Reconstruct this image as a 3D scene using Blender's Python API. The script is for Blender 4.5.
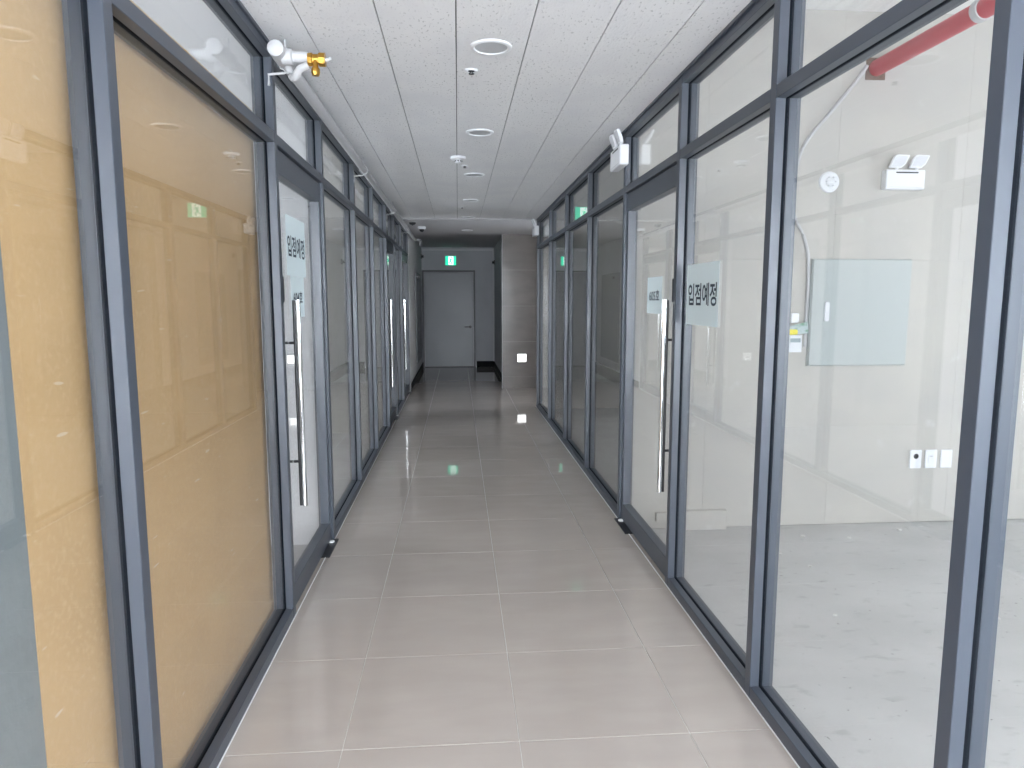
import bpy, bmesh, math, random
from mathutils import Vector, Matrix
R = math.radians
random.seed(7)
for o in list(bpy.data.objects):
    bpy.data.objects.remove(o)
S = bpy.context.scene
C = S.collection

# ------------------------------------------------------------------ camera
cam_d = bpy.data.cameras.new('camera'); cam_d.sensor_width = 36.0
cam_d.lens = 689.0 / 1024.0 * 36.0
cam_d.clip_start = 0.02
cam = bpy.data.objects.new('camera', cam_d); C.objects.link(cam)
cam.location = (0, 0, 1.515)
cam.rotation_euler = (R(90 - 7.02), 0, R(-4.458))
S.camera = cam

# ------------------------------------------------------------------ sky, exposure
W = bpy.data.worlds.new('overcast_sky'); S.world = W; W.use_nodes = True
bg = W.node_tree.nodes['Background']
bg.inputs[0].default_value = (0.880, 0.928, 1.0, 1); bg.inputs[1].default_value = 13.0
S.view_settings.view_transform = 'Standard'
S.view_settings.look = 'None'
S.view_settings.gamma = 1.0
S.view_settings.use_curve_mapping = False
S.view_settings.exposure = 0.88
S.cycles.transparent_max_bounces = 40
S.cycles.diffuse_bounces = 6
S.cycles.max_bounces = 16

def portal(loc, rot, sx, sy):
    d = bpy.data.lights.new('window_portal', 'AREA'); d.shape = 'RECTANGLE'
    d.size = sx; d.size_y = sy; d.cycles.is_portal = True
    o = bpy.data.objects.new('window_portal', d); C.objects.link(o)
    o.location = loc; o.rotation_euler = rot
YF = -1.45          # facade behind the camera
XO = 6.2           # outer wall of the right unit
XI = -5.6          # outer wall of the left unit
WIN_R, WIN_L, WIN_F = (2.15, 3.6, 1.0, 2.3), (-3.6, -1.4, 1.0, 2.4), (1.5, 3.3, .75, 2.45)
WIN_LF1, WIN_LF2, WIN_RF, WIN_LOB = (5.2, 7.1, 1.0, 2.4), (9.0, 10.4, 1.1, 2.3), (6.2, 7.1, 1.1, 2.0), (9.80, 10.35, .9, 2.3)  # unseen openings added to brighten the far corridor and lobby
XLF, XRF, XLOB = -4.6, 5.0, 2.7
def portal_x(x, w, d):
    portal((x, (w[0] + w[1]) / 2, (w[2] + w[3]) / 2), (R(90), 0, R(90) * d), w[1] - w[0], w[3] - w[2])
portal((0.15, YF - .12, 1.40), (R(90), 0, 0), 1.85, 2.35)           # corridor end window
portal(((WIN_L[0] + WIN_L[1]) / 2, YF - .12, 1.70), (R(90), 0, 0), 2.2, 1.4)   # left unit, facade window
portal(((WIN_F[0] + WIN_F[1]) / 2, YF - .12, 1.60), (R(90), 0, 0), 1.8, 1.7)   # right unit, facade window
portal_x(XO + .12, WIN_R, 1); portal_x(XLF - .12, WIN_LF1, -1); portal_x(XLF - .12, WIN_LF2, -1); portal_x(XRF + .12, WIN_RF, 1); portal_x(XLOB + .12, WIN_LOB, 1)

# ------------------------------------------------------------------ materials
def mat(name, col, rough=.5, metal=0., spec=.5, var=None, bump=None, emit=None, coat=0., rvar=None):
    """var=(scale(xyz), colour2, low, high, detail)  bump=(scale, strength)"""
    m = bpy.data.materials.new(name); m.use_nodes = True
    nt = m.node_tree; b = nt.nodes['Principled BSDF']
    b.inputs['Base Color'].default_value = (*col, 1)
    b.inputs['Roughness'].default_value = rough
    b.inputs['Metallic'].default_value = metal
    b.inputs['Specular IOR Level'].default_value = spec
    b.inputs['Coat Weight'].default_value = coat
    if emit:
        b.inputs['Emission Color'].default_value = (*emit[0], 1); b.inputs['Emission Strength'].default_value = emit[1]
    geo = None
    def coords(scale):
        nonlocal geo
        if geo is None: geo = nt.nodes.new('ShaderNodeNewGeometry')
        mp = nt.nodes.new('ShaderNodeMapping'); nt.links.new(geo.outputs['Position'], mp.inputs['Vector'])
        mp.inputs['Scale'].default_value = scale
        return mp.outputs[0]
    if var:
        layers = var if isinstance(var, list) else [var]
        src = None
        for sc, c2, lo, hi, det in layers:
            n = nt.nodes.new('ShaderNodeTexNoise'); n.inputs['Scale'].default_value = 1; n.inputs['Detail'].default_value = det
            nt.links.new(coords(sc), n.inputs['Vector'])
            r = nt.nodes.new('ShaderNodeMapRange'); r.inputs[1].default_value = lo; r.inputs[2].default_value = hi
            nt.links.new(n.outputs['Fac'], r.inputs[0])
            mx = nt.nodes.new('ShaderNodeMix'); mx.data_type = 'RGBA'
            nt.links.new(r.outputs[0], mx.inputs[0])
            if src is None: mx.inputs[6].default_value = (*col, 1)
            else: nt.links.new(src, mx.inputs[6])
            mx.inputs[7].default_value = (*c2, 1)
            src = mx.outputs[2]
        nt.links.new(src, b.inputs['Base Color'])
    if rvar:
        sc, r0, r1, lo, hi, det = rvar
        n = nt.nodes.new('ShaderNodeTexNoise'); n.inputs['Scale'].default_value = 1; n.inputs['Detail'].default_value = det
        nt.links.new(coords(sc), n.inputs['Vector'])
        r = nt.nodes.new('ShaderNodeMapRange'); r.inputs[1].default_value = lo; r.inputs[2].default_value = hi
        r.inputs[3].default_value = r0; r.inputs[4].default_value = r1
        nt.links.new(n.outputs['Fac'], r.inputs[0]); nt.links.new(r.outputs[0], b.inputs['Roughness'])
    if bump:
        n = nt.nodes.new('ShaderNodeTexNoise'); n.inputs['Scale'].default_value = 1; n.inputs['Detail'].default_value = 3
        nt.links.new(coords(bump[0]), n.inputs['Vector'])
        bp = nt.nodes.new('ShaderNodeBump'); bp.inputs['Strength'].default_value = bump[1]; bp.inputs['Distance'].default_value = .01
        nt.links.new(n.outputs['Fac'], bp.inputs['Height']); nt.links.new(bp.outputs[0], b.inputs['Normal'])
    return m

def glass_mat():
    m = bpy.data.materials.new('clear_glass'); m.use_nodes = True
    nt = m.node_tree; nt.nodes.clear()
    out = nt.nodes.new('ShaderNodeOutputMaterial'); mix = nt.nodes.new('ShaderNodeMixShader')
    tr = nt.nodes.new('ShaderNodeBsdfTransparent'); tr.inputs[0].default_value = (.975, .982, .980, 1)
    gl = nt.nodes.new('ShaderNodeBsdfGlossy'); gl.inputs['Roughness'].default_value = .0
    gl.inputs[0].default_value = (1, 1, 1, 1)
    geo = nt.nodes.new('ShaderNodeNewGeometry'); mr = nt.nodes.new('ShaderNodeMapRange')
    mr.inputs[3].default_value = 1.5; mr.inputs[4].default_value = 1 / 1.5     # same Fresnel from both sides of the sheet
    fr = nt.nodes.new('ShaderNodeFresnel')
    nt.links.new(geo.outputs['Backfacing'], mr.inputs[0]); nt.links.new(mr.outputs[0], fr.inputs[0])
    nt.links.new(fr.outputs[0], mix.inputs[0]); nt.links.new(tr.outputs[0], mix.inputs[1]); nt.links.new(gl.outputs[0], mix.inputs[2])
    nt.links.new(mix.outputs[0], out.inputs[0])
    return m

M = {
 'frame': mat('slate_powder_coat', (.056, .066, .086), .36, spec=.6),
 'gasket': mat('black_rubber', (.006, .008, .012), .85, spec=.1),
 'seal': mat('white_silicone', (.72, .72, .72), .4),
 'glass': glass_mat(),
 'tile': mat('beige_polished_porcelain', (.430, .380, .346), .10, spec=.75,
             var=[((3.2, 9.0, 3), (.455, .405, .370), .40, .68, 5), ((1.1, 1.3, 1), (.408, .362, .332), .48, .75, 3)],
             rvar=((1.7, 2.6, 2), .02, .065, .42, .72, 4)),
 'grout': mat('pale_grout', (.52, .50, .475), .7),
 'ceil_tile': mat('speckled_mineral_board', (.77, .77, .78), .9, spec=.1,
             var=[((95, 42, 60), (.52, .52, .53), .61, .70, 2), ((4, 3, 3), (.73, .73, .75), .45, .7, 2)], bump=((95, 42, 60), .25)),
 'ceil_bar': mat('grey_ceiling_bar', (.10, .10, .105), .6),
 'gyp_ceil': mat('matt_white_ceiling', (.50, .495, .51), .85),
 'plaster': mat('white_wall_paint', (.82, .82, .845), .7, var=((2, 2, 2), (.77, .77, .795), .4, .7, 3)),
 'grey_wall': mat('grey_wall_paint', (.64, .65, .68), .6, var=((3, 3, 3), (.59, .60, .63), .4, .7, 3)),
 'black_base': mat('black_skirting', (.010, .010, .012), .6, spec=.15),
 'wall_tile': mat('beige_wall_tile', (.225, .203, .19), .18, var=((2.5, 2.5, 6), (.195, .176, .165), .4, .65, 4)),
 'dry': mat('grey_plasterboard', (.508, .487, .452), .8, var=[((1.3, 1.3, 2.2), (.465, .45, .43), .42, .7, 4), ((7, 7, 7), (.55, .54, .52), .64, .74, 3)]),
 'dry_core': mat('plasterboard_joint', (.44, .43, .41), .9),
 'concrete': mat('raw_concrete', (.47, .467, .462), .75,
             var=[((1.6, 2.2, 2), (.535, .532, .527), .38, .68, 6), ((9, 16, 9), (.41, .407, .403), .60, .72, 5), ((34, 40, 34), (.22, .215, .21), .71, .76, 2)], bump=((25, 25, 25), .15)),
 'slab': mat('white_slab_paint', (.86, .86, .85), .85, var=((30, 4, 4), (.78, .78, .77), .45, .7, 2)),
 'mdf': mat('tan_fibreboard', (.61, .40, .20), .65,
             var=[((2.4, 2.4, 3.2), (.56, .365, .18), .42, .68, 5), ((60, 60, 60), (.64, .435, .235), .5, .75, 2), ((1.2, 9, 60), (.70, .57, .42), .73, .78, 1)]),
 'grey_panel': mat('grey_render', (.205, .228, .243), .8, var=((6, 6, 6), (.185, .205, .22), .4, .7, 4), bump=((30, 30, 30), .3)),
 'chrome': mat('polished_steel', (.86, .86, .87), .10, metal=1.),
 'black': mat('black_metal', (.010, .010, .012), .4),
 'white_pl': mat('white_plastic', (.80, .81, .84), .35),
 'white_pipe': mat('white_painted_pipe', (.50, .50, .515), .45),
 'lens_grey': mat('frosted_lens', (.50, .51, .53), .5),
 'lens_white': mat('clear_lamp_cover', (.68, .69, .73), .25),
 'brass': mat('brass', (.62, .36, .08), .28, metal=1.),
 'dark_pl': mat('dark_plastic', (.025, .026, .03), .35),
 'steel_door': mat('grey_steel_door', (.17, .18, .205), .32, var=((1.5, 1.5, 1), (.15, .16, .185), .4, .7, 3)),
 'door_frame': mat('dark_door_frame', (.075, .078, .09), .4),
 'panel': mat('pale_green_steel', (.455, .488, .485), .35),
 'red': mat('red_pipe_paint', (.52, .045, .065), .45),
 'paper': mat('pale_blue_paper', (.67, .77, .80), .7),
 'paper_w': mat('white_paper', (.80, .82, .86), .7),
 'ink': mat('dark_ink', (.015, .035, .06), .6),
 'yellow': mat('yellow_card', (.80, .70, .05), .6),
 'leaf_print': mat('printed_leaflet', (.42, .50, .52), .6, var=((22, 22, 26), (.12, .26, .16), .45, .62, 3)),
 'text_print': mat('grey_print', (.30, .37, .40), .7),
 'hole': mat('raw_opening', (.16, .10, .075), .9),
 'sign_green': mat('lit_green_sign', (.02, .35, .22), .4, emit=((.01, .60, .34), .9)),
 'sign_white': mat('lit_white_sign', (.9, .9, .9), .4, emit=((.80, 1.0, .90), .9)),
 'guide_white': mat('lit_white_panel', (.9, .9, .9), .4, emit=((1, 1, .98), 1.6)),
 'sign_body': mat('sign_housing', (.55, .56, .57), .4),
 'cab': mat('grey_cabinet', (.22, .23, .25), .35),
 'debris': mat('plaster_crumb', (.62, .61, .59), .9),
}

# ------------------------------------------------------------------ mesh helpers
def bx(bm, x0, x1, y0, y1, z0, z1, bev=0.):
    r = bmesh.ops.create_cube(bm, size=1.0)
    vs = r['verts']
    for v in vs:
        v.co = Vector(((x0 + x1) / 2 + v.co.x * (x1 - x0), (y0 + y1) / 2 + v.co.y * (y1 - y0), (z0 + z1) / 2 + v.co.z * (z1 - z0)))
    if bev:
        es = list({e for v in vs for e in v.link_edges})
        bmesh.ops.bevel(bm, geom=es, offset=bev, segments=1, profile=.5, affect='EDGES')
def box(x0, x1, y0, y1, z0, z1, bev=0.):
    bm = bmesh.new(); bx(bm, x0, x1, y0, y1, z0, z1, bev); return bm
def lathe(bm, prof, axis='Z', at=(0, 0, 0), seg=24):
    """prof: [(r, h)...] turned round the axis; ends with r=0 are closed."""
    rings = []
    def pt(r, h, a):
        c, s = math.cos(a) * r, math.sin(a) * r
        p = {'Z': (c, s, h), 'X': (h, c, s), 'Y': (s, h, c)}[axis]
        return Vector(at) + Vector(p)
    for r, h in prof:
        if r <= 1e-6: rings.append([bm.verts.new(pt(0, h, 0))])
        else: rings.append([bm.verts.new(pt(r, h, 2 * math.pi * k / seg)) for k in range(seg)])
    for a, b in zip(rings, rings[1:]):
        for k in range(seg):
            k2 = (k + 1) % seg
            if len(a) == 1 and len(b) == 1: continue
            if len(a) == 1: f = [a[0], b[k2], b[k]]
            elif len(b) == 1: f = [a[k], a[k2], b[0]]
            else: f = [a[k], a[k2], b[k2], b[k]]
            try: bm.faces.new(f)
            except ValueError: pass
    bmesh.ops.recalc_face_normals(bm, faces=bm.faces)
def cyl(bm, axis, at, r, h0, h1, seg=20):
    lathe(bm, [(0, h0), (r, h0), (r, h1), (0, h1)], axis, at, seg)
def tube(bm, pts, r, seg=10, smooth_n=0):
    pts = [Vector(p) for p in pts]
    if smooth_n:
        q = []
        P = [pts[0]] + pts + [pts[-1]]
        for i in range(1, len(P) - 2):
            for k in range(smooth_n):
                t = k / smooth_n; a, b, c, d = P[i - 1], P[i], P[i + 1], P[i + 2]
                q.append(.5 * ((2 * b) + (c - a) * t + (2 * a - 5 * b + 4 * c - d) * t * t + (3 * b - a - 3 * c + d) * t ** 3))
        pts = q + [pts[-1]]
    rings = []
    up = Vector((0, 0, 1))
    for i, p in enumerate(pts):
        t = (pts[min(i + 1, len(pts) - 1)] - pts[max(i - 1, 0)]).normalized()
        ref = up if abs(t.z) < .9 else Vector((0, 1, 0))
        u = t.cross(ref).normalized(); v = t.cross(u)
        rings.append([bm.verts.new(p + u * math.cos(2 * math.pi * k / seg) * r + v * math.sin(2 * math.pi * k / seg) * r) for k in range(seg)])
    for a, b in zip(rings, rings[1:]):
        for k in range(seg): bm.faces.new([a[k], a[(k + 1) % seg], b[(k + 1) % seg], b[k]])
    bm.faces.new(rings[0]); bm.faces.new(rings[-1])
    bmesh.ops.recalc_face_normals(bm, faces=bm.faces)
def prism(bm, poly, axis, h0, h1):
    """extrude a 2D outline along an axis (X: (y,z), Y: (x,z), Z: (x,y))"""
    def P(a, b, h): return {'X': (h, a, b), 'Y': (a, h, b), 'Z': (a, b, h)}[axis]
    A = [bm.verts.new(P(a, b, h0)) for a, b in poly]; B = [bm.verts.new(P(a, b, h1)) for a, b in poly]
    n = len(poly)
    bm.faces.new(A); bm.faces.new(B)
    for k in range(n): bm.faces.new([A[k], A[(k + 1) % n], B[(k + 1) % n], B[k]])
    bmesh.ops.recalc_face_normals(bm, faces=bm.faces)
def rrect(x0, x1, z0, z1, r, n=5):
    out = []
    for cx, cz, a0 in ((x1 - r, z1 - r, 0), (x0 + r, z1 - r, 90), (x0 + r, z0 + r, 180), (x1 - r, z0 + r, 270)):
        for k in range(n + 1):
            a = R(a0 + 90 * k / n); out.append((cx + r * math.cos(a), cz + r * math.sin(a)))
    return out

def world_loc(o):
    v = Vector((0, 0, 0))
    while o is not None:
        v += Vector(o.location); o = o.parent
    return v
def obj(name, bm, m, parent=None, smooth=False, origin=None):
    """link bm as ONE mesh object; vertices are given in world space, the origin sits at `origin` (default: centre of its base)"""
    me = bpy.data.meshes.new(name)
    if smooth:
        for f in bm.faces: f.smooth = True
    xs = [v.co for v in bm.verts]
    if origin is None:
        mn = Vector([min(c[i] for c in xs) for i in range(3)]); mx = Vector([max(c[i] for c in xs) for i in range(3)])
        origin = Vector(((mn.x + mx.x) / 2, (mn.y + mx.y) / 2, mn.z))
    origin = Vector(origin)
    for v in bm.verts: v.co -= origin
    bm.to_mesh(me); bm.free()
    if smooth and hasattr(me, 'set_sharp_from_angle'): me.set_sharp_from_angle(angle=R(40))
    me.materials.append(M[m] if isinstance(m, str) else m)
    o = bpy.data.objects.new(name, me); C.objects.link(o)
    if parent is not None:
        o.parent = parent; o.location = origin - world_loc(parent)
    else: o.location = origin
    return o
def tag(o, label, cat, group=None, kind=None):
    o['label'] = label; o['category'] = cat
    if group: o['group'] = group
    if kind: o['kind'] = kind
    return o
def thing(name, label, cat, loc=(0, 0, 0), group=None, kind=None):
    o = bpy.data.objects.new(name, None); C.objects.link(o); o.location = loc; o.empty_display_size = .05
    return tag(o, label, cat, group, kind)
def struct(name, bm, m, label, cat):
    return tag(obj(name, bm, m), label, cat, kind='structure')
def copy_tree(o, parent=None):
    c = o.copy(); C.objects.link(c)
    if parent is not None: c.parent = parent
    for ch in list(o.children): copy_tree(ch, c)
    return c
def inst(src, name, parent, loc):
    """another piece sharing mesh data"""
    o = bpy.data.objects.new(name, src.data); C.objects.link(o); o.parent = parent
    o.location = Vector(loc) - world_loc(parent); return o

# ------------------------------------------------------------------ key dimensions
XL, XR, ZC = -.796, 1.095, 2.603
Y_LOB, Y_TILE, Y_END = 9.63, 11.65, 15.5
Z_LOB, Z_NAR = 2.588, 2.65
ZF_R, ZF_L = -.083, -.045      # bare slab levels of the units
ZSLAB = 3.384
YP_R, YP_L = 4.575, 4.345      # partition faces

# ------------------------------------------------------------------ corridor floor, tile by tile
floor = struct('floor', box(XL - .09, XR + .09, YF, Y_END, -.12, -.0022), 'grout', 'beige polished tile floor of the corridor', 'floor')
lob_floor = struct('floor_lobby', box(XR + .001, XLOB, 9.6305, Y_TILE + .05, -.14, -.0004), 'tile', 'beige floor of the lobby opening off to the right', 'floor')
P_T = .602
gap = .0016
xl = [XL - .086, -.4046, .1974, .7994, XR + .086]
row0 = 2.201
mesh_cache = {}
ny0 = math.floor((YF - row0) / P_T)
for r_ in range(ny0, 23):
    y0, y1 = row0 + r_ * P_T, row0 + (r_ + 1) * P_T
    y0 = max(y0, YF); y1 = min(y1, Y_END)
    if y1 - y0 < .05: continue
    xs = list(xl)
    if y0 > Y_TILE - .3: xs[-1] = .80 + .0; xs = xs[:4]
    for a, b in zip(xs, xs[1:]):
        key = (round(b - a, 3), round(y1 - y0, 3))
        loc = ((a + b) / 2, (y0 + y1) / 2, -.010)
        if key in mesh_cache:
            inst(mesh_cache[key], 'tile', floor, loc)
        else:
            t = obj('tile', box(a + gap, b - gap, y0 + gap, y1 - gap, -.010, 0, .0008), 'tile', floor, origin=loc)
            mesh_cache[key] = t

# ------------------------------------------------------------------ corridor ceiling, board by board
ceil = struct('ceiling', box(XL - .09, XR + .09, YF, Y_LOB, ZC + .012, ZC + .06), 'ceil_bar', 'white speckled board ceiling of the corridor', 'ceiling')
P_C, P_L = .303, .6255
cl = [XL] + [.003 + P_C * k for k in range(-2, 4)] + [XR]
mesh_cache = {}
for i, (a, b) in enumerate(zip(cl, cl[1:])):
    off = 2.997 if (i % 2 == 1) else 2.997 + P_L / 2
    n0 = math.floor((YF - off) / P_L)
    for k in range(n0, 14):
        y0, y1 = max(off + k * P_L, YF), min(off + (k + 1) * P_L, Y_LOB)
        if y1 - y0 < .03: continue
        key = (round(b - a, 3), round(y1 - y0, 3))
        loc = ((a + b) / 2, (y0 + y1) / 2, ZC)
        if key in mesh_cache: inst(mesh_cache[key], 'ceiling_board', ceil, loc)
        else: mesh_cache[key] = obj('ceiling_board', box(a + .0022, b - .0022, y0 + .0007, y1 - .0007, ZC, ZC + .011), 'ceil_tile', ceil, origin=loc)
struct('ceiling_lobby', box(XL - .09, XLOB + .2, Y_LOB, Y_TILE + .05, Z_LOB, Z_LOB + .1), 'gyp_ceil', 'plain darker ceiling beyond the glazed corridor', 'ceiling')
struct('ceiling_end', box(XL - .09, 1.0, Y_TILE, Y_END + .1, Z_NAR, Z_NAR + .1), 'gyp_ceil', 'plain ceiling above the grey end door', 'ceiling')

# ------------------------------------------------------------------ glazed partitions
FW, D1, D2, DT = .046, .035, .049, .090     # post width, front depth, groove end, total depth
ZT0, ZT1, ZB, ZTOP = 2.200, 2.245, .050, 2.556
def post_bm(X, s, y, z0=0., z1=ZC):
    bm = bmesh.new()
    a, b = sorted((X, X + s * D1)); bx(bm, a, b, y, y + FW, z0, z1, .0015)
    a, b = sorted((X + s * (D1 - .002), X + s * (D2 + .002))); bx(bm, a, b, y + .006, y + FW - .006, z0, z1)
    a, b = sorted((X + s * D2, X + s * DT)); bx(bm, a, b, y, y + FW, z0, z1, .0015)
    return bm
def rail_bm(X, s, y0, y1, z0, z1):
    bm = bmesh.new()
    a, b = sorted((X + s * .0008, X + s * D1)); bx(bm, a, b, y0, y1, z0, z1, .0015)
    a, b = sorted((X + s * (D1 - .002), X + s * (D2 + .002))); bx(bm, a, b, y0, y1, z0 + .006 * (z0 > 0), z1 - .006)
    a, b = sorted((X + s * D2, X + s * DT - s * .0008)); bx(bm, a, b, y0, y1, z0, z1, .0015)
    return bm
def pane(X, s, y0, y1, z0, z1, parent, name='glass_pane'):
    a, b = sorted((X + s * (D1 + .004), X + s * (D2 - .004)))
    p = obj(name, box(a, b, y0 - .004, y1 + .004, z0 - .004, z1 + .004), 'glass', parent)
    g = bmesh.new(); a, b = sorted((X + s * (D1 - .0005), X + s * (D2 + .0005)))
    w = -.0012
    bx(g, a, b, y0 - .0055, y0 + w, z0 - .0055, z1 + .0055); bx(g, a, b, y1 - w, y1 + .0055, z0 - .0055, z1 + .0055)
    bx(g, a, b, y0 + w, y1 - w, z0 - .0055, z0 + w); bx(g, a, b, y0 + w, y1 - w, z1 - w, z1 + .0055)
    obj('gasket', g, 'gasket', p)
    return p

def handle(door, X, s, y, side):
    """long pull bar: chrome front, black back, two black posts; side -1 = corridor side, +1 = unit side"""
    xg = X + s * (D1 + .004 if side < 0 else D2 - .004)                # glass face
    d = -s if side < 0 else s                             # direction away from the glass
    z0, z1 = .470, 1.512
    x1, x2 = xg + d * .048, xg + d * .030
    bm = bmesh.new(); cyl(bm, 'Z', (x1, y, 0), .0125, z0, z1, 16)
    h = obj('handle', bm, 'chrome', door, smooth=True)
    bm = bmesh.new(); cyl(bm, 'Z', (x2, y, 0), .0085, z0 + .002, z1 - .002, 12)
    obj('handle_back', bm, 'black', h, smooth=True)
    for z in (.70, 1.30):
        bm = bmesh.new(); a, b = sorted((xg, x2)); cyl(bm, 'X', (0, y, z), .007, a, b, 10)
        obj('handle_post', bm, 'black', h)

def glazed_wall(name, X, s, posts, doors, label, dlabels, dn0):
    root = thing(name, label, 'glazed wall', (X, 0, 0), kind='structure')
    for y in posts: obj('mullion', post_bm(X, s, y), 'frame', root)
    y_first, y_last = posts[0], posts[-1] + FW
    a, b = sorted((X - s * .010, X + s * .03)); obj('ceiling_trim', box(a, b, y_first, y_last, ZC - .014, ZC + .001), 'frame', root)
    a, b = sorted((X - s * .0045, X)); obj('sealant_bead', box(a, b, y_first, y_last, .0002, .0035), 'seal', root)
    dn = dn0; roots = []
    for i, (pa, pb) in enumerate(zip(posts, posts[1:])):
        y0, y1 = pa + FW, pb
        obj('transom', rail_bm(X, s, y0, y1, ZT0, ZT1), 'frame', root)
        obj('top_rail', rail_bm(X, s, y0, y1, ZTOP, ZC), 'frame', root)
        pane(X, s, y0, y1, ZT1, ZTOP, root, 'upper_pane')
        if i not in doors:
            obj('bottom_rail', rail_bm(X, s, y0, y1, 0, ZB), 'frame', root)
            pane(X, s, y0, y1, ZB, ZT0, root, 'lower_pane')
            continue
        d = thing('door_%d' % dn, dlabels[doors.index(i)], 'door', (X, y1, 0), kind='structure'); dn += 1; roots.append(d)
        g0, g1 = y0 + .004, y1 - .004
        st = .040; zr0, zr1, zt = .012, .125, 2.085
        xa, xb = sorted((X + s * .016, X + s * .072))
        obj('stile', box(xa, xb, g0, g0 + st, zr0, ZT0 - .006, .0015), 'frame', d)
        obj('stile', box(xa, xb, g1 - st, g1, zr0, ZT0 - .006, .0015), 'frame', d)
        obj('rail', box(xa, xb, g0 + st, g1 - st, zr0, zr1, .0015), 'frame', d)
        obj('rail', box(xa, xb, g0 + st, g1 - st, zt, ZT0 - .006, .0015), 'frame', d)
        pane(X, s, g0 + st, g1 - st, zr1, zt, d, 'door_pane')
        hy = y0 + (.235 if s < 0 else .118); handle(d, X, s, hy, -1); handle(d, X, s, hy, 1)
        la, lb = sorted((X + s * .004, X + s * .016))
        obj('lock_case', box(la, lb, g0 + .012, g0 + .034, 1.50, 1.62, .003), 'dark_pl', d)
        ha, hb = sorted((X - s * .028, X + s * .060))
        hc = obj('floor_hinge_cover', box(ha, hb, y1 - .30, y1 + .012, .0004, .007, .002), 'dark_pl', d)
        bm = bmesh.new(); lathe(bm, [(0, .007), (.019, .007), (.019, .013), (.012, .017), (0, .017)], 'Z', (X + s * .006, y1 - .05, 0), 16)
        obj('pivot_cap', bm, 'seal', hc, smooth=True)
    return root, roots

PL = [-1.15, .24, 1.722, 3.207, 4.283, 5.569, 6.762, 7.979, 8.992, 10.089, 11.382]
PR = [-.70, .33, 1.360, 2.388, 3.425, 4.553, 5.835, 7.079, 8.312, 9.580]
gl, dl = glazed_wall('wall_left', XL, -1, PL, [3, 7, 9], 'slate framed glass wall along the left of the corridor, with a tan board behind it',
    ['glass door on the left beside the tan board, with two notices on it', 'glass door on the left, second from the camera', 'glass door on the left, farthest of all'], 1)
gr, dr = glazed_wall('wall_right', XR, 1, PR, [4], 'slate framed glass wall along the right of the corridor, in front of the bright bare room',
    ['glass door on the right with a small blue notice behind its handle'], 4)

# glazed wall continues over the ceiling as a bulkhead, closing the ceiling void
struct('wall_left_bulkhead', box(XL - .09, XL - .01, YF, 11.43, ZC + .0605, ZSLAB), 'dry', 'plasterboard bulkhead above the left glass wall', 'wall')
struct('wall_right_bulkhead', box(XR + .01, XR + .09, YF, Y_LOB, ZC + .0605, ZSLAB), 'dry', 'plasterboard bulkhead above the right glass wall', 'wall')

def wall_with_window(name, x0, x1, y0, y1, z0, z1, w, axis, label, m='dry'):
    """w = (lo, hi, zlo, zhi) of the opening along the wall"""
    lo, hi, zl, zh = w; bm = bmesh.new()
    if axis == 'Y':
        bx(bm, x0, x1, y0, lo, z0, z1); bx(bm, x0, x1, hi, y1, z0, z1); bx(bm, x0, x1, lo, hi, z0, zl); bx(bm, x0, x1, lo, hi, zh, z1)
    else:
        bx(bm, x0, lo, y0, y1, z0, z1); bx(bm, hi, x1, y0, y1, z0, z1); bx(bm, lo, hi, y0, y1, z0, zl); bx(bm, lo, hi, y0, y1, zh, z1)
    return struct(name, bm, m, label, 'wall')
def win(name, label, axis, c, w, n):
    lo, hi, zl, zh = w
    root = thing(name, label, 'window', (c, (lo + hi) / 2, zl) if axis == 'Y' else ((lo + hi) / 2, c, zl), kind='structure')
    def B(a, b, z0, z1, d): return box(c - d, c + d, a, b, z0, z1) if axis == 'Y' else box(a, b, c - d, c + d, z0, z1)
    obj('window_frame', B(lo, hi, zl, zl + .05, .035), 'frame', root); obj('window_frame', B(lo, hi, zh - .05, zh, .035), 'frame', root)
    for k in range(n + 1):
        a = lo + (hi - lo - .05) * k / n
        obj('window_frame', B(a, a + .05, zl + .05, zh - .05, .035), 'frame', root)
        if k < n: obj('glass_pane', B(a + .05, lo + (hi - lo - .05) * (k + 1) / n, zl + .05, zh - .05, .004), 'glass', root)
# ------------------------------------------------------------------ walls at the far end
struct('wall_left_end', box(XL - .09, XL + .006, 11.43, Y_END, 0, Z_NAR), 'plaster', 'white painted wall beyond the left glass wall', 'wall')
struct('baseboard_left', box(XL + .006, XL + .016, 11.43, Y_END, 0, .12), 'black_base', 'black skirting under the white wall on the left', 'baseboard')
struct('wall_right_end', box(.81, 1.0, Y_TILE + .05, Y_END, 0, Z_NAR), 'grey_wall', 'grey side wall beside the far door', 'wall')
struct('baseboard_right', box(.800, .81, Y_TILE + .05, Y_END, 0, .12), 'black_base', 'black skirting running back beside the far door', 'baseboard')
struct('wall_end', box(XL - .09, 1.0, Y_END, Y_END + .15, 0, Z_NAR), 'grey_wall', 'grey end wall holding the steel door', 'wall')
struct('baseboard_end', box(.41, .80, Y_END - .012, Y_END, 0, .13), 'black_base', 'black skirting on the end wall right of the steel door', 'baseboard')
struct('trim_1', box(.775, .809, Y_END - .05, Y_END - .013, .13, 2.62, .003), 'plaster', 'narrow white upright edge right of the steel door', 'trim')
struct('trim_2', box(XL + .01, .775, Y_END - .03, Y_END, 2.575, 2.62, .003), 'plaster', 'narrow white band along the top of the end wall', 'trim')
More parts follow.
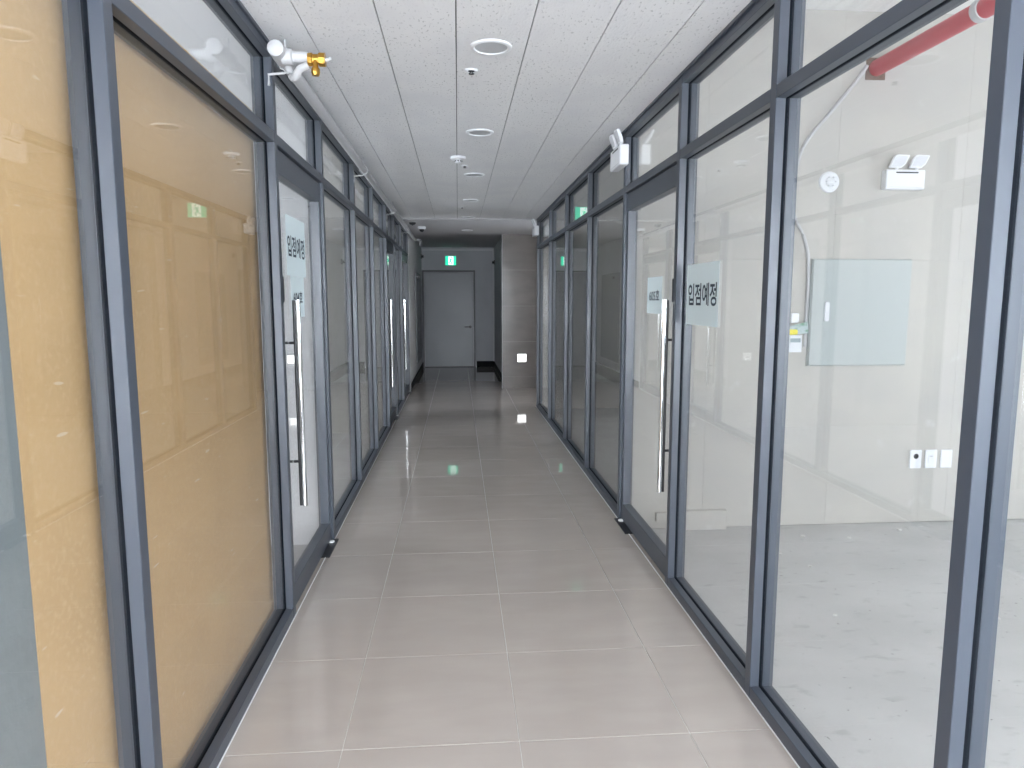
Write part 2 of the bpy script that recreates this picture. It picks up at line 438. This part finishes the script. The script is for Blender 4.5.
# tile clad wall
wt = struct('wall_tile', box(.755, XLOB, Y_TILE + .010, Y_TILE + .05, 0, Z_LOB), 'grout', 'beige tiled wall facing the corridor, with the lit panel on it', 'wall')
zs = [0, .2, .8, 1.4, 2.0, Z_LOB]
xs = [.745, 1.345, 1.945, 2.545, XLOB]
for a, b in zip(xs, xs[1:]):
    for c, d in zip(zs, zs[1:]):
        obj('tile', box(a + .001, b - .001, Y_TILE, Y_TILE + .0098, c + .001, d - .001, .0006), 'wall_tile', wt)
struct('trim_3', box(.737, .745, Y_TILE - .002, Y_TILE + .06, 0, Z_LOB), 'sign_body', 'pale metal strip on the corner of the tiled wall', 'trim')
wall_with_window('wall_lobby', XLOB, XLOB + .2, Y_LOB, Y_TILE + .1, 0, Z_LOB, WIN_LOB, 'Y', 'grey wall at the far side of the lobby', 'grey_wall')

# steel door at the end
d5 = thing('door_5', 'grey steel door at the far end under the lit exit sign', 'door', (-.20, Y_END, 0), kind='structure')
fr = bmesh.new(); x0, x1 = -.745, .345
bx(fr, x0 - .04, x0, Y_END - .03, Y_END - .0005, 0, 2.15); bx(fr, x1, x1 + .04, Y_END - .03, Y_END - .0005, 0, 2.15); bx(fr, x0, x1, Y_END - .03, Y_END - .0005, 2.11, 2.15)
obj('door_frame', fr, 'door_frame', d5)
obj('door_leaf', box(x0 + .004, x1 - .004, Y_END - .022, Y_END - .001, .014, 2.106, .002), 'steel_door', d5)
obj('threshold', box(x0, x1, Y_END - .04, Y_END - .001, .0003, .012), 'black', d5)
hb = bmesh.new(); cyl(hb, 'Y', (x1 - .075, 0, .90), .030, Y_END - .032, Y_END - .022, 16); cyl(hb, 'Y', (x1 - .075, 0, .90), .012, Y_END - .075, Y_END - .03, 12)
tube(hb, [(x1 - .075, Y_END - .07, .90), (x1 - .20, Y_END - .07, .90)], .011, 10)
obj('handle', hb, 'dark_pl', d5, smooth=True)

# ------------------------------------------------------------------ right unit (bare, bright)
struct('floor_unit_right', box(XR + .09, XO, YF, YP_R + .12, -.25, ZF_R), 'concrete', 'bare grey concrete floor of the room on the right', 'floor')
struct('ceiling_unit_right', box(XR + .01, XO + .2, YF - .1, Y_LOB + .1, ZSLAB, ZSLAB + .15), 'slab', 'white ribbed slab over the room on the right', 'ceiling')
wp = struct('wall_partition_right', box(XR + .09, XO, YP_R + .0125, YP_R + .12, ZF_R, ZSLAB), 'dry_core', 'grey plasterboard wall seen through the right glass wall', 'wall')
zrow = [(ZF_R + .004, 1.780), (1.7818, ZSLAB - .002)]
for k, (z0, z1) in enumerate(zrow):
    jx = 2.595 if k == 0 else 2.548
    xj = [XR + .092] + [jx + .9 * n for n in range(-1, 4)] + [XO]
    for a, b in zip(xj, xj[1:]):
        if b - a > .02: obj('plasterboard', box(a + .0004, b - .0004, YP_R, YP_R + .0122, z0, z1, .0004), 'dry', wp)
# outer wall with a strip window, facade with windows
wall_with_window('wall_outer_right', XO, XO + .2, YF, YP_R + .12, ZF_R, ZSLAB, WIN_R, 'Y', 'outer wall of the room on the right')
win('window_1', 'strip window of the room on the right', 'Y', XO + .1, WIN_R, 3)
wall_with_window('wall_facade_right', XR + .01, XO + .2, YF - .2, YF, ZF_R, ZSLAB, WIN_F, 'X', 'facade of the room on the right, behind the camera')
win('window_2', 'facade window of the room on the right', 'X', YF - .1, WIN_F, 2)
wall_with_window('wall_facade_corridor', XL - .01, XR + .01, YF - .2, YF, -.12, ZSLAB, (-.775, 1.075, .225, 2.575), 'X', 'facade at the corridor end behind the camera', 'plaster')
win('window_3', 'tall window at the corridor end behind the camera', 'X', YF - .1, (-.775, 1.075, .225, 2.575), 2)

win('added_window_8', 'unseen window added for light in the lobby', 'Y', XLOB + .1, WIN_LOB, 1)  # added and placed to light the tiled wall and far left wall
# ------------------------------------------------------------------ left unit
struct('floor_unit_left', box(XI, XL - .09, YF, YP_L + .12, -.25, ZF_L), 'concrete', 'bare concrete floor behind the left glass door', 'floor')
struct('ceiling_unit_left', box(XI - .2, XL - .01, YF - .1, 11.43, ZSLAB, ZSLAB + .15), 'dry', 'pale slab over the rooms on the left', 'ceiling')
struct('wall_partition_left', box(XI, XL - .09, YP_L, YP_L + .10, ZF_L, ZSLAB), 'plaster', 'white wall seen through the left glass door', 'wall')
struct('wall_outer_left', box(XI - .2, XI, YF - .2, YP_L + .1, ZF_L, ZSLAB), 'dry', 'outer wall of the room on the left', 'wall')
wall_with_window('wall_facade_left', XI, XL - .01, YF - .2, YF, ZF_L, ZSLAB, WIN_L, 'X', 'facade of the room on the left, behind the camera')
win('window_4', 'facade window of the room on the left', 'X', YF - .1, WIN_L, 3)

# ------------------------------------------------------------------ dark units further along
struct('floor_units_far_left', box(-4.6, XL - .09, YP_L + .12, 11.43, -.2, -.03), 'concrete', 'concrete floor of the dark rooms on the left', 'floor')
wall_with_window('wall_outer_left_near', XLF - .2, XLF, YP_L + .1, 8.03, -.05, ZSLAB, WIN_LF1, 'Y', 'outer wall of the second room on the left')
win('added_window_5', 'unseen window added for light in the second room on the left', 'Y', XLF - .1, WIN_LF1, 2)  # added opening, lets sky light into the middle of the corridor
wall_with_window('wall_outer_left_far', XLF - .2, XLF, 8.03, 11.5, -.05, ZSLAB, WIN_LF2, 'Y', 'outer wall of the third room on the left')
win('added_window_6', 'unseen window added for light in the third room on the left', 'Y', XLF - .1, WIN_LF2, 2)  # also added, to lift the far left bays
struct('wall_divider_left', box(-4.6, XL - .09, 7.99, 8.07, -.03, ZSLAB), 'dry', 'wall between the dark rooms on the left', 'wall')
struct('wall_closing_left', box(-4.6, XL - .09, 11.36, 11.43, -.03, ZSLAB), 'dry', 'end wall of the dark rooms on the left', 'wall')
struct('floor_unit_far_right', box(XR + .09, 5.0, YP_R + .12, 9.60, -.2, -.03), 'concrete', 'concrete floor of the dark room on the right', 'floor')
wall_with_window('wall_outer_right_far', XRF, XRF + .2, YP_R + .12, 9.7, -.05, ZSLAB, WIN_RF, 'Y', 'outer wall of the dark room on the right')
win('added_window_7', 'unseen window added for light in the dark room on the right', 'Y', XRF + .1, WIN_RF, 1)  # small added opening, some more light for the far corridor
struct('wall_closing_right', box(XR + .09, 5.0, 9.60, 9.68, -.03, ZSLAB), 'dry', 'end wall of the dark room on the right, carrying an exit sign', 'wall')

# ------------------------------------------------------------------ boards behind the left glass
tag(obj('fibreboard_sheet', box(-.921, -.903, 1.466, 3.262, ZF_L, 2.347, .001), 'mdf'), 'large tan fibreboard sheet standing behind the left glass wall', 'board')
tag(obj('rendered_panel', box(-.98, -.901, -1.0, 1.463, ZF_L, 2.347, .002), 'grey_panel'), 'grey rough panel at the left edge beside the tan board', 'panel')

# ------------------------------------------------------------------ white pipe under the ceiling on the left
pX, pZ, pr = -.718, 2.512, .027
pipe = thing('water_pipe', 'white pipe under the ceiling along the left glass wall, brass valve at its near end', 'pipe', (pX, 2.9, pZ))
bm = bmesh.new(); tube(bm, [(pX, 3.045, pZ), (pX, 11.95, pZ)], pr, 16); obj('pipe_run', bm, 'white_pipe', pipe, smooth=True)
bm = bmesh.new(); lathe(bm, [(0, 2.950), (.020, 2.952), (.032, 2.960), (.034, 3.040), (.034, 3.095), (.027, 3.100)], 'Y', (pX, 0, pZ), 20)
tee = obj('tee_fitting', bm, 'white_pipe', pipe, smooth=True)
bm = bmesh.new(); lathe(bm, [(.033, pX + .012), (.031, pX + .05), (.023, pX + .056), (.021, -.600), (0, -.600)], 'X', (0, 3.027, pZ - .012), 18)
obj('branch', bm, 'white_pipe', pipe, smooth=True)
bm = bmesh.new(); tube(bm, [(-.70, 3.090, pZ - .028), (-.685, 3.085, pZ - .07), (-.665, 3.055, pZ - .085), (-.64, 3.030, pZ - .060), (-.60, 3.020, pZ - .045)], .016, 12, 5)
obj('drain_elbow', bm, 'white_pipe', pipe, smooth=True)
bm = bmesh.new()
lathe(bm, [(0, -.602), (.026, -.602), (.027, -.585), (.022, -.583), (.022, -.560), (.028, -.557), (.028, -.533), (0, -.533)], 'X', (0, 3.020, pZ - .022), 8)
lathe(bm, [(0, pZ - .088), (.015, pZ - .088), (.018, pZ - .075), (.017, pZ - .062), (.012, pZ - .055), (.010, pZ - .03)], 'Z', (-.572, 3.010, 0), 10)
v = obj('valve', bm, 'brass', pipe)
bm = bmesh.new(); cyl(bm, 'X', (0, 3.020, pZ - .022), .008, -.533, -.512, 10); bx(bm, -.514, -.508, 3.000, 3.040, pZ - .028, pZ - .016)
obj('valve_lever', bm, 'sign_body', v)
for y in (3.130, 5.57, 8.0, 10.2):
    bm = bmesh.new(); n = 12; rr = pr + .006
    tube(bm, [(pX + rr * math.cos(R(a)), y, pZ + rr * math.sin(R(a))) for a in range(20, 381, 30)], .004, 6)
    tube(bm, [(pX + .02, y, pZ - rr), (pX - .01, y, pZ - rr - .012), (XL + .006, y - .005, pZ - rr - .02), (XL + .006, y - .005, pZ - rr - .065)], .0055, 6)
    tube(bm, [(pX, y, pZ + rr), (pX, y, (ZC if y < Y_LOB else Z_LOB) - .0005)], .005, 6)
    obj('pipe_bracket', bm, 'white_pipe', pipe, smooth=True)
bm = bmesh.new(); tube(bm, [(pX, 11.93, pZ), (pX + .02, 11.97, pZ), (pX + .085, 11.98, pZ - .01), (pX + .085, 11.98, pZ - .10)], .022, 10, 4)
obj('drop_elbow', bm, 'white_pipe', pipe, smooth=True)

# ------------------------------------------------------------------ ceiling fittings
dls = [('first', 3.144), ('second', 4.69), ('third', 6.245), ('fourth', 7.82), ('fifth', 9.41)]
def downlight(y, lab, z=ZC, x=.154):
    t = thing('downlight', lab, 'downlight', (x, y, z), 'round ceiling downlights')
    bm = bmesh.new(); lathe(bm, [(.070, -.003), (.074, -.009), (.082, -.010), (.090, -.006), (.091, 0)], 'Z', (0, 0, 0), 40); 
    o = obj('trim_ring', bm, 'white_pl', None, smooth=True, origin=(0, 0, 0)); o.parent = t; o.location = (0, 0, 0)
    bm = bmesh.new(); lathe(bm, [(0, -.0045), (.072, -.0045), (.072, -.001)], 'Z', (0, 0, 0), 40)
    o = obj('lens', bm, 'lens_grey', None, smooth=True, origin=(0, 0, 0)); o.parent = t; o.location = (0, 0, 0)
    return t
dproto = None
for n, y in dls:
    lab = 'round white ceiling downlight, %s from the camera' % n
    if dproto is None: dproto = downlight(y, lab)
    else:
        c = copy_tree(dproto); c.location = (.154, y, ZC); c['label'] = lab
c = copy_tree(dproto); c.location = (.155, 11.0, Z_LOB); c['label'] = 'round white ceiling downlight, farthest, in front of the tiled wall'

def sprinkler(x, y, lab):
    t = thing('sprinkler', lab, 'sprinkler', (x, y, ZC), 'ceiling sprinklers')
    for nm, prof, m in (('escutcheon', [(.014, -.004), (.022, -.008), (.031, -.004), (.033, 0)], 'white_pl'),
                        ('head', [(0, -.020), (.013, -.020), (.014, -.017), (.007, -.015), (.008, -.010), (.015, -.007), (.015, -.001)], 'dark_pl')):
        bm = bmesh.new(); lathe(bm, prof, 'Z', (0, 0, 0), 16); o = obj(nm, bm, m, None, smooth=True, origin=(0, 0, 0)); o.parent = t; o.location = (0, 0, 0)
    return t
sp = sprinkler(.075, 3.459, 'small ceiling sprinkler just beyond the first downlight')
for x, y, lab in ((.066, 5.84, 'small ceiling sprinkler just behind the square detector'), (.060, 8.41, 'small ceiling sprinkler, farthest along the ceiling')):
    c = copy_tree(sp); c.location = (x, y, ZC); c['label'] = lab
sd = thing('smoke_detector', 'white detector on the ceiling between second and third downlight', 'detector', (.012, 5.50, ZC))
bm = bmesh.new(); lathe(bm, [(0, -.022), (.050, -.022), (.058, -.016), (.060, 0)], 'Z', (.012, 5.50, ZC), 24); obj('base', bm, 'white_pl', sd, smooth=True)
bm = bmesh.new(); lathe(bm, [(0, -.046), (.020, -.046), (.026, -.040), (.027, -.022)], 'Z', (.012, 5.50, ZC), 16); hd = obj('sensor_head', bm, 'white_pl', sd, smooth=True)
for k in range(8):
    a = 2 * math.pi * k / 8; x, y = .012 + .0268 * math.cos(a), 5.50 + .0268 * math.sin(a)
    obj('vent', box(x - .005, x + .005, y - .003, y + .003, ZC - .038, ZC - .028), 'dark_pl', hd)
dc = thing('dome_camera', 'white dome camera with black lens on the ceiling near the left glass', 'camera', (-.526, 10.55, Z_LOB))
bm = bmesh.new(); lathe(bm, [(.040, -.040), (.058, -.034), (.062, -.010), (.058, 0)], 'Z', (-.526, 10.55, Z_LOB), 24); obj('housing', bm, 'white_pl', dc, smooth=True)
bm = bmesh.new(); lathe(bm, [(0, -.082), (.018, -.077), (.034, -.060), (.040, -.040), (.038, -.036)], 'Z', (-.526, 10.55, Z_LOB), 20); obj('dome', bm, 'dark_pl', dc, smooth=True)
bs = thing('ceiling_sensor', 'small dark round sensor on the ceiling left of the dome camera', 'sensor', (-.628, 10.0, Z_LOB))
bm = bmesh.new(); lathe(bm, [(0, -.034), (.030, -.032), (.046, -.018), (.048, 0)], 'Z', (-.628, 10.0, Z_LOB), 20); obj('body', bm, 'dark_pl', bs, smooth=True)
bm = bmesh.new(); lathe(bm, [(0, -.048), (.010, -.046), (.012, -.033)], 'Z', (-.628, 10.0, Z_LOB), 12); obj('lens', bm, 'cab', bs, smooth=True)

# ------------------------------------------------------------------ twin head emergency lights
def emergency(lab, loc, rz):
    """built facing -Y with its back at y = 0, box base at z = 0"""
    t = thing('emergency_light', lab, 'emergency light', (0, 0, 0), 'twin head emergency lights')
    w, h, d = .137, .128, .060
    bm = bmesh.new(); bx(bm, -w, w, -d, 0, 0, h, .006); b = obj('housing', bm, 'white_pl', t)
    obj('slot', box(-.07, .085, -d - .0008, -d + .004, h - .024, h - .015), 'dark_pl', b)
    obj('cover_line', box(-w + .02, w - .02, -d - .0006, -d + .003, .012, .0145), 'lens_grey', b)
    for x in (-.055, .085):
        pl = [(x - .058, h + .012), (x + .028, h + .012), (x + .05, h + .035), (x + .062, h + .088), (x - .024, h + .092), (x - .046, h + .078)]
        def lean(b):
            for v in b.verts:
                dz = v.co.z - (h + .012); v.co = Vector((v.co.x, v.co.y - dz * .45, h + .012 + dz * 1.02))
        bm = bmesh.new(); prism(bm, pl, 'Y', -.050, -.028)
        bmesh.ops.bevel(bm, geom=list(bm.edges), offset=.006, segments=2, profile=.5, affect='EDGES')
        lean(bm)
        l = obj('lamp_head', bm, 'white_pl', t, smooth=True)
        bm = bmesh.new(); prism(bm, [(a * .78 + (x + .002) * .22, c * .78 + (h + .052) * .22) for a, c in pl], 'Y', -.0515, -.049); lean(bm)
        obj('lens', bm, 'lens_white', l)
        bm = bmesh.new(); cyl(bm, 'Z', (x, -.04, 0), .010, h - .002, h + .02, 10); obj('neck', bm, 'white_pl', t)
    t.location = loc; t.rotation_euler = (0, 0, rz)
    return t
emergency('white twin head emergency light on the bare plasterboard wall, right of the round detector', (2.990, YP_R, 2.245), 0)
emergency('white twin head emergency light on the right glass wall above the glass door', (XR, 4.60, 2.368), R(-90))
emergency('white twin head emergency light at the far end of the right glass wall', (XR, 9.52, 2.368), R(-90))

# ------------------------------------------------------------------ lit signs
def exit_sign(lab, x, y, z, w, h):
    t = thing('exit_sign', lab, 'exit sign', (x, y, z))
    obj('housing', box(x - w / 2, x + w / 2, y - .035, y, z, z + h, .003), 'sign_body', t)
    f = obj('face', box(x - w / 2 + .008, x + w / 2 - .008, y - .037, y - .034, z + .008, z + h - .008), 'sign_green', t)
    yy = y - .0385
    obj('doorway', box(x - w * .20, x + w * .24, yy, y - .0365, z + h * .08, z + h * .92), 'sign_white', f)
    bm = bmesh.new(); yr = y - .0395
    def limb(p, q, wd):
        p, q = Vector(p), Vector(q); n = (q - p).normalized(); n = Vector((-n.y, n.x)) * wd / 2
        prism(bm, [(x + a.x * w, z + a.y * h) for a in (p + n, q + n, q - n, p - n)], 'Y', yr, yr + .0012)
    limb((.03, .70), (-.03, .45), .10); limb((-.03, .45), (.08, .30), .07); limb((.08, .30), (.05, .14), .06)
    limb((-.03, .47), (-.12, .30), .07); limb((-.12, .30), (-.17, .30), .06); limb((.03, .68), (.13, .55), .05); limb((.02, .68), (-.10, .62), .05)
    bm2 = bmesh.new(); cyl(bm2, 'Y', (x + .06 * w, 0, z + .82 * h), .055 * h, yr, yr + .0012, 12)
    for vv in bm2.verts: pass
    me = bpy.data.meshes.new('tmp'); bm2.to_mesh(me); bm2.free(); bm.from_mesh(me); bpy.data.meshes.remove(me)
    obj('pictogram', bm, 'sign_green', f)
    return t
exit_sign('green lit exit sign above the grey steel door at the end', -.150, Y_END - .0005, 2.25, .25, .215)
exit_sign('green lit exit sign inside the dark room behind the right glass wall', 1.735, 9.5995, 2.575, .26, .20)
gl_ = thing('guide_light', 'small glowing white panel low on the beige tiled wall', 'wall light', (1.075, Y_TILE, .45))
obj('housing', box(.995, 1.155, Y_TILE - .018, Y_TILE - .0002, .450, .595, .004), 'sign_body', gl_)
obj('lit_face', box(1.003, 1.147, Y_TILE - .0205, Y_TILE - .017, .458, .587), 'guide_white', gl_)

# ------------------------------------------------------------------ notices with lettering
def text_bm(body, height, width, bold):
    c = bpy.data.curves.new('lettering', 'FONT'); c.body = body; c.offset = bold; c.extrude = .0
    o = bpy.data.objects.new('lettering', c); C.objects.link(o)
    dg = bpy.context.evaluated_depsgraph_get(); me = bpy.data.meshes.new_from_object(o.evaluated_get(dg))
    bpy.data.objects.remove(o); bpy.data.curves.remove(c)
    bm = bmesh.new(); bm.from_mesh(me); bpy.data.meshes.remove(me)
    xs = [v.co.x for v in bm.verts]; ys = [v.co.y for v in bm.verts]
    cx, cy = (min(xs) + max(xs)) / 2, (min(ys) + max(ys)) / 2; sx, sy = width / (max(xs) - min(xs)), height / (max(ys) - min(ys))
    for v in bm.verts: v.co = Vector(((v.co.x - cx) * sx, (v.co.y - cy) * sy, 0))
    return bm
def notice(lab, X, s, yc, zc, w, h, body, tw, th, tz=0.):
    xg = X + s * (D1 + .004)
    t = thing('notice', lab, 'notice', (xg, yc, zc - h / 2))
    a, b = sorted((xg, xg - s * .0004))
    sheet = obj('sheet', box(a, b, yc - w / 2, yc + w / 2, zc - h / 2, zc + h / 2), 'paper', t)
    bm = text_bm(body, th, tw, .020)
    for v in bm.verts:                       # reading direction: +Y on the left wall, -Y on the right wall
        v.co = Vector((xg - s * .0009, yc + v.co.x * (-s), zc + tz + v.co.y))
    obj('lettering', bm, 'ink', sheet)
notice('large pale blue notice on the glass panel right of the right-hand door', XR, 1, 3.160, 1.537, .42, .290, '입점예정', .375, .105)
notice('small pale blue notice with a room number on the right-hand glass door', XR, 1, 3.945, 1.537, .297, .21, '605호', .205, .062)
notice('large pale blue notice on the left glass door beside the tan board', XL, -1, 3.715, 1.780, .42, .297, '입점예정', .375, .105)
notice('small pale blue notice with a room number, lower one on the left glass door', XL, -1, 3.715, 1.525, .297, .21, '604호', .205, .062)

# ------------------------------------------------------------------ fittings on the plasterboard wall
Yw = YP_R
pb = thing('distribution_board', 'pale grey-green steel electrical cabinet on the plasterboard wall', 'cabinet', (2.752, Yw, 1.058))
obj('body', box(2.391, 3.098, Yw - .024, Yw - .0003, 1.058, 1.785, .002), 'panel', pb)
dd = obj('door', box(2.396, 3.093, Yw - .036, Yw - .0245, 1.063, 1.780, .003), 'panel', pb)
bm = bmesh.new(); prism(bm, rrect(2.487, 2.519, 1.365, 1.495, .012), 'Y', Yw - .045, Yw - .0365); obj('latch', bm, 'white_pl', dd)
def plate(lab, x0, x1, z0, z1, kind):
    t = thing('wall_plate', lab, 'wall plate', ((x0 + x1) / 2, Yw, z0), 'white wall plates')
    b = obj('cover', box(x0, x1, Yw - .0130, Yw - .0003, z0, z1, .003), 'white_pl', t)
    cx = (x0 + x1) / 2
    if kind == 'socket':
        bm = bmesh.new(); cyl(bm, 'Y', (cx, 0, z0 + .088), .019, Yw - .0135, Yw - .011, 20); obj('socket', bm, 'dark_pl', b)
    elif kind == 'switch':
        obj('rocker', box(cx - .022, cx + .022, Yw - .0150, Yw - .011, z0 + .030, z0 + .100, .002), 'white_pl', b)
        obj('print', box(cx - .012, cx + .008, Yw - .0154, Yw - .0145, z0 + .082, z0 + .090), 'lens_grey', b)
    else: obj('blank_insert', box(cx - .034, cx + .034, Yw - .0135, Yw - .011, z0 + .018, z0 + .115, .002), 'white_pl', b)
plate('white wall plate with a dark round socket, leftmost of three low on the plasterboard wall', 3.195, 3.281, .318, .451, 'socket')
plate('white wall plate in the middle of three low on the plasterboard wall', 3.310, 3.396, .318, .450, 'switch')
plate('plain white wall plate, rightmost of three low on the plasterboard wall', 3.425, 3.511, .318, .449, 'blank')
rd = thing('wall_detector', 'round white detector on the plasterboard wall, left of the emergency light', 'detector', (2.488, Yw, 2.22))
bm = bmesh.new(); lathe(bm, [(0, Yw - .022), (.050, Yw - .022), (.066, Yw - .015), (.071, Yw - .0003)], 'Y', (2.488, 0, 2.294), 32); obj('base', bm, 'white_pl', rd, smooth=True)
bm = bmesh.new(); lathe(bm, [(0, Yw - .042), (.016, Yw - .040), (.030, Yw - .030), (.032, Yw - .021)], 'Y', (2.488, 0, 2.294), 24); c_ = obj('sensor_head', bm, 'white_pl', rd, smooth=True)
for k in range(6):
    a = 2 * math.pi * k / 6
    obj('vent', box(2.488 + .031 * math.cos(a) - .004, 2.488 + .031 * math.cos(a) + .004, Yw - .034, Yw - .026, 2.294 + .031 * math.sin(a) - .004, 2.294 + .031 * math.sin(a) + .004), 'lens_grey', c_)

# red sprinkler main coming out of the wall and running towards the camera
rp = thing('sprinkler_main', 'red pipe running out of the plasterboard wall overhead', 'pipe', (2.772, 1.2, 3.03))
bm = bmesh.new(); tube(bm, [(2.772, Yw - .004, 3.03), (2.772, -1.9, 3.03)], .052, 24); obj('pipe_run', bm, 'red', rp, smooth=True)
bm = bmesh.new(); lathe(bm, [(.052, 3.62), (.060, 3.62), (.060, 3.665), (.052, 3.665)], 'Y', (2.772, 0, 3.03), 24); bx(bm, 2.768, 2.776, 3.63, 3.655, 3.088, ZSLAB); obj('hanger', bm, 'white_pipe', rp, smooth=True)
bm = bmesh.new(); bx(bm, 2.700, 2.835, Yw - .0035, Yw - .0003, 2.955, 3.095); tag(obj('wall_opening', bm, 'hole'), 'dark ragged cut-out around the red pipe in the plasterboard wall', 'opening')
# conduits
bm = bmesh.new()
tube(bm, [(2.700, Yw - .016, 3.04), (2.675, Yw - .014, 3.00), (2.60, Yw - .0125, 2.90), (2.46, Yw - .0130, 2.73), (2.34, Yw - .0130, 2.59), (2.275, Yw - .0130, 2.47), (2.235, Yw - .0130, 2.25),
          (2.255, Yw - .0130, 2.07), (2.325, Yw - .0130, 1.94), (2.366, Yw - .0130, 1.80), (2.376, Yw - .0130, 1.60), (2.374, Yw - .0130, 1.42), (2.374, Yw - .0130, 1.19)], .0115, 8, 5)
tag(obj('flexible_conduit', bm, 'white_pipe', smooth=True), 'thin white conduit curving down the plasterboard wall to the cabinet', 'conduit')
bm = bmesh.new(); tube(bm, [(2.68, Yw - .03, 3.118), (2.685, 4.1, 3.125), (2.685, 2.5, 3.125), (2.685, -1.9, 3.125)], .009, 8, 3)
tag(obj('cable', bm, 'white_pipe', smooth=True), 'thin white cable running along the left of the red pipe', 'cable')
# papers beside the cabinet
tag(obj('switch_box', box(2.262, 2.315, Yw - .03, Yw - .0003, 1.355, 1.42, .003), 'white_pl'), 'small white box on the wall above the leaflets beside the cabinet', 'box')
nt_ = thing('paper_card', 'white printed card on the plasterboard wall left of the cabinet', 'card', (2.300, Yw, 1.145))
sh = obj('sheet', box(2.250, 2.356, Yw - .0060, Yw - .0003, 1.152, 1.270), 'paper_w', nt_)
obj('print', box(2.272, 2.346, Yw - .0066, Yw - .0055, 1.220, 1.248), 'text_print', sh)
bm = bmesh.new(); prism(bm, [(2.245, 1.272), (2.385, 1.284), (2.378, 1.364), (2.252, 1.332)], 'Y', Yw - .034, Yw - .031)
tag(obj('leaflet', bm, 'leaf_print'), 'printed leaflet tucked behind the conduit beside the cabinet', 'leaflet')
bm = bmesh.new(); prism(bm, rrect(2.240, 2.305, 1.274, 1.310, .012), 'Y', Yw - .042, Yw - .036)
tag(obj('yellow_tag', bm, 'yellow'), 'small yellow tag in front of the printed leaflet', 'tag')
# boxed-in strip at the foot of the wall
ob = bmesh.new(); bx(ob, 1.50, 1.858, Yw - .045, Yw - .0005, ZF_R, .052, .002); bx(ob, 1.36, 1.50, Yw - .035, Yw - .0005, -.02, .042, .002)
tag(obj('plaster_offcut', ob, 'dry'), 'low pale plasterboard offcut on the floor against the plasterboard wall', 'offcut')
k = 0
for x, y, s in ((2.10, 3.83, .016), (2.32, 4.35, .02), (2.02, 4.05, .012), (2.62, 4.3, .014), (3.05, 4.42, .022), (1.9, 3.2, .012), (2.7, 3.1, .011)):
    bm = bmesh.new(); n = 6
    pts = [(x + s * random.uniform(.6, 1) * math.cos(2 * math.pi * j / n), y + s * random.uniform(.6, 1) * math.sin(2 * math.pi * j / n)) for j in range(n)]
    prism(bm, pts, 'Z', ZF_R + .0002, ZF_R + s * .4)
    tag(obj('plaster_crumb', bm, 'debris'), 'tiny plaster crumb on the bare concrete floor', 'debris', 'plaster crumbs on the concrete floor')

# ------------------------------------------------------------------ small things at the far end
fc = thing('fire_hose_cabinet', 'grey flush cabinet in the white wall at the far left', 'cabinet', (XL + .006, 13.7, .32))
obj('frame', box(XL + .0065, XL + .03, 12.95, 14.55, .30, 2.02, .003), 'cab', fc)
obj('cabinet_door', box(XL + .0305, XL + .036, 13.02, 14.48, .36, 1.60, .002), 'steel_door', fc)
obj('upper_panel', box(XL + .0305, XL + .036, 13.02, 14.48, 1.64, 1.97, .002), 'steel_door', fc)
obj('alarm_lamp', box(XL + .036, XL + .075, 13.30, 13.38, 1.90, 1.95, .004), 'dark_pl', fc)
def bracket(lab, x, s, y, z):
    t = thing('door_holder', lab, 'bracket', (x, y, z), 'black wall brackets')
    a, b = sorted((x, x + s * .02)); obj('plate', box(a, b, y - .05, y + .05, z, z + .10, .003), 'dark_pl', t)
    bm = bmesh.new(); cyl(bm, 'X', (0, y, z + .05), .028, *sorted((x + s * .02, x + s * .06)), 14); obj('magnet', bm, 'black', t)
bracket('small black bracket high on the right beside the steel door', .809, -1, 15.2, 2.26)
bracket('small black bracket high on the left white wall near the steel door', XL + .006, 1, 15.2, 2.38)
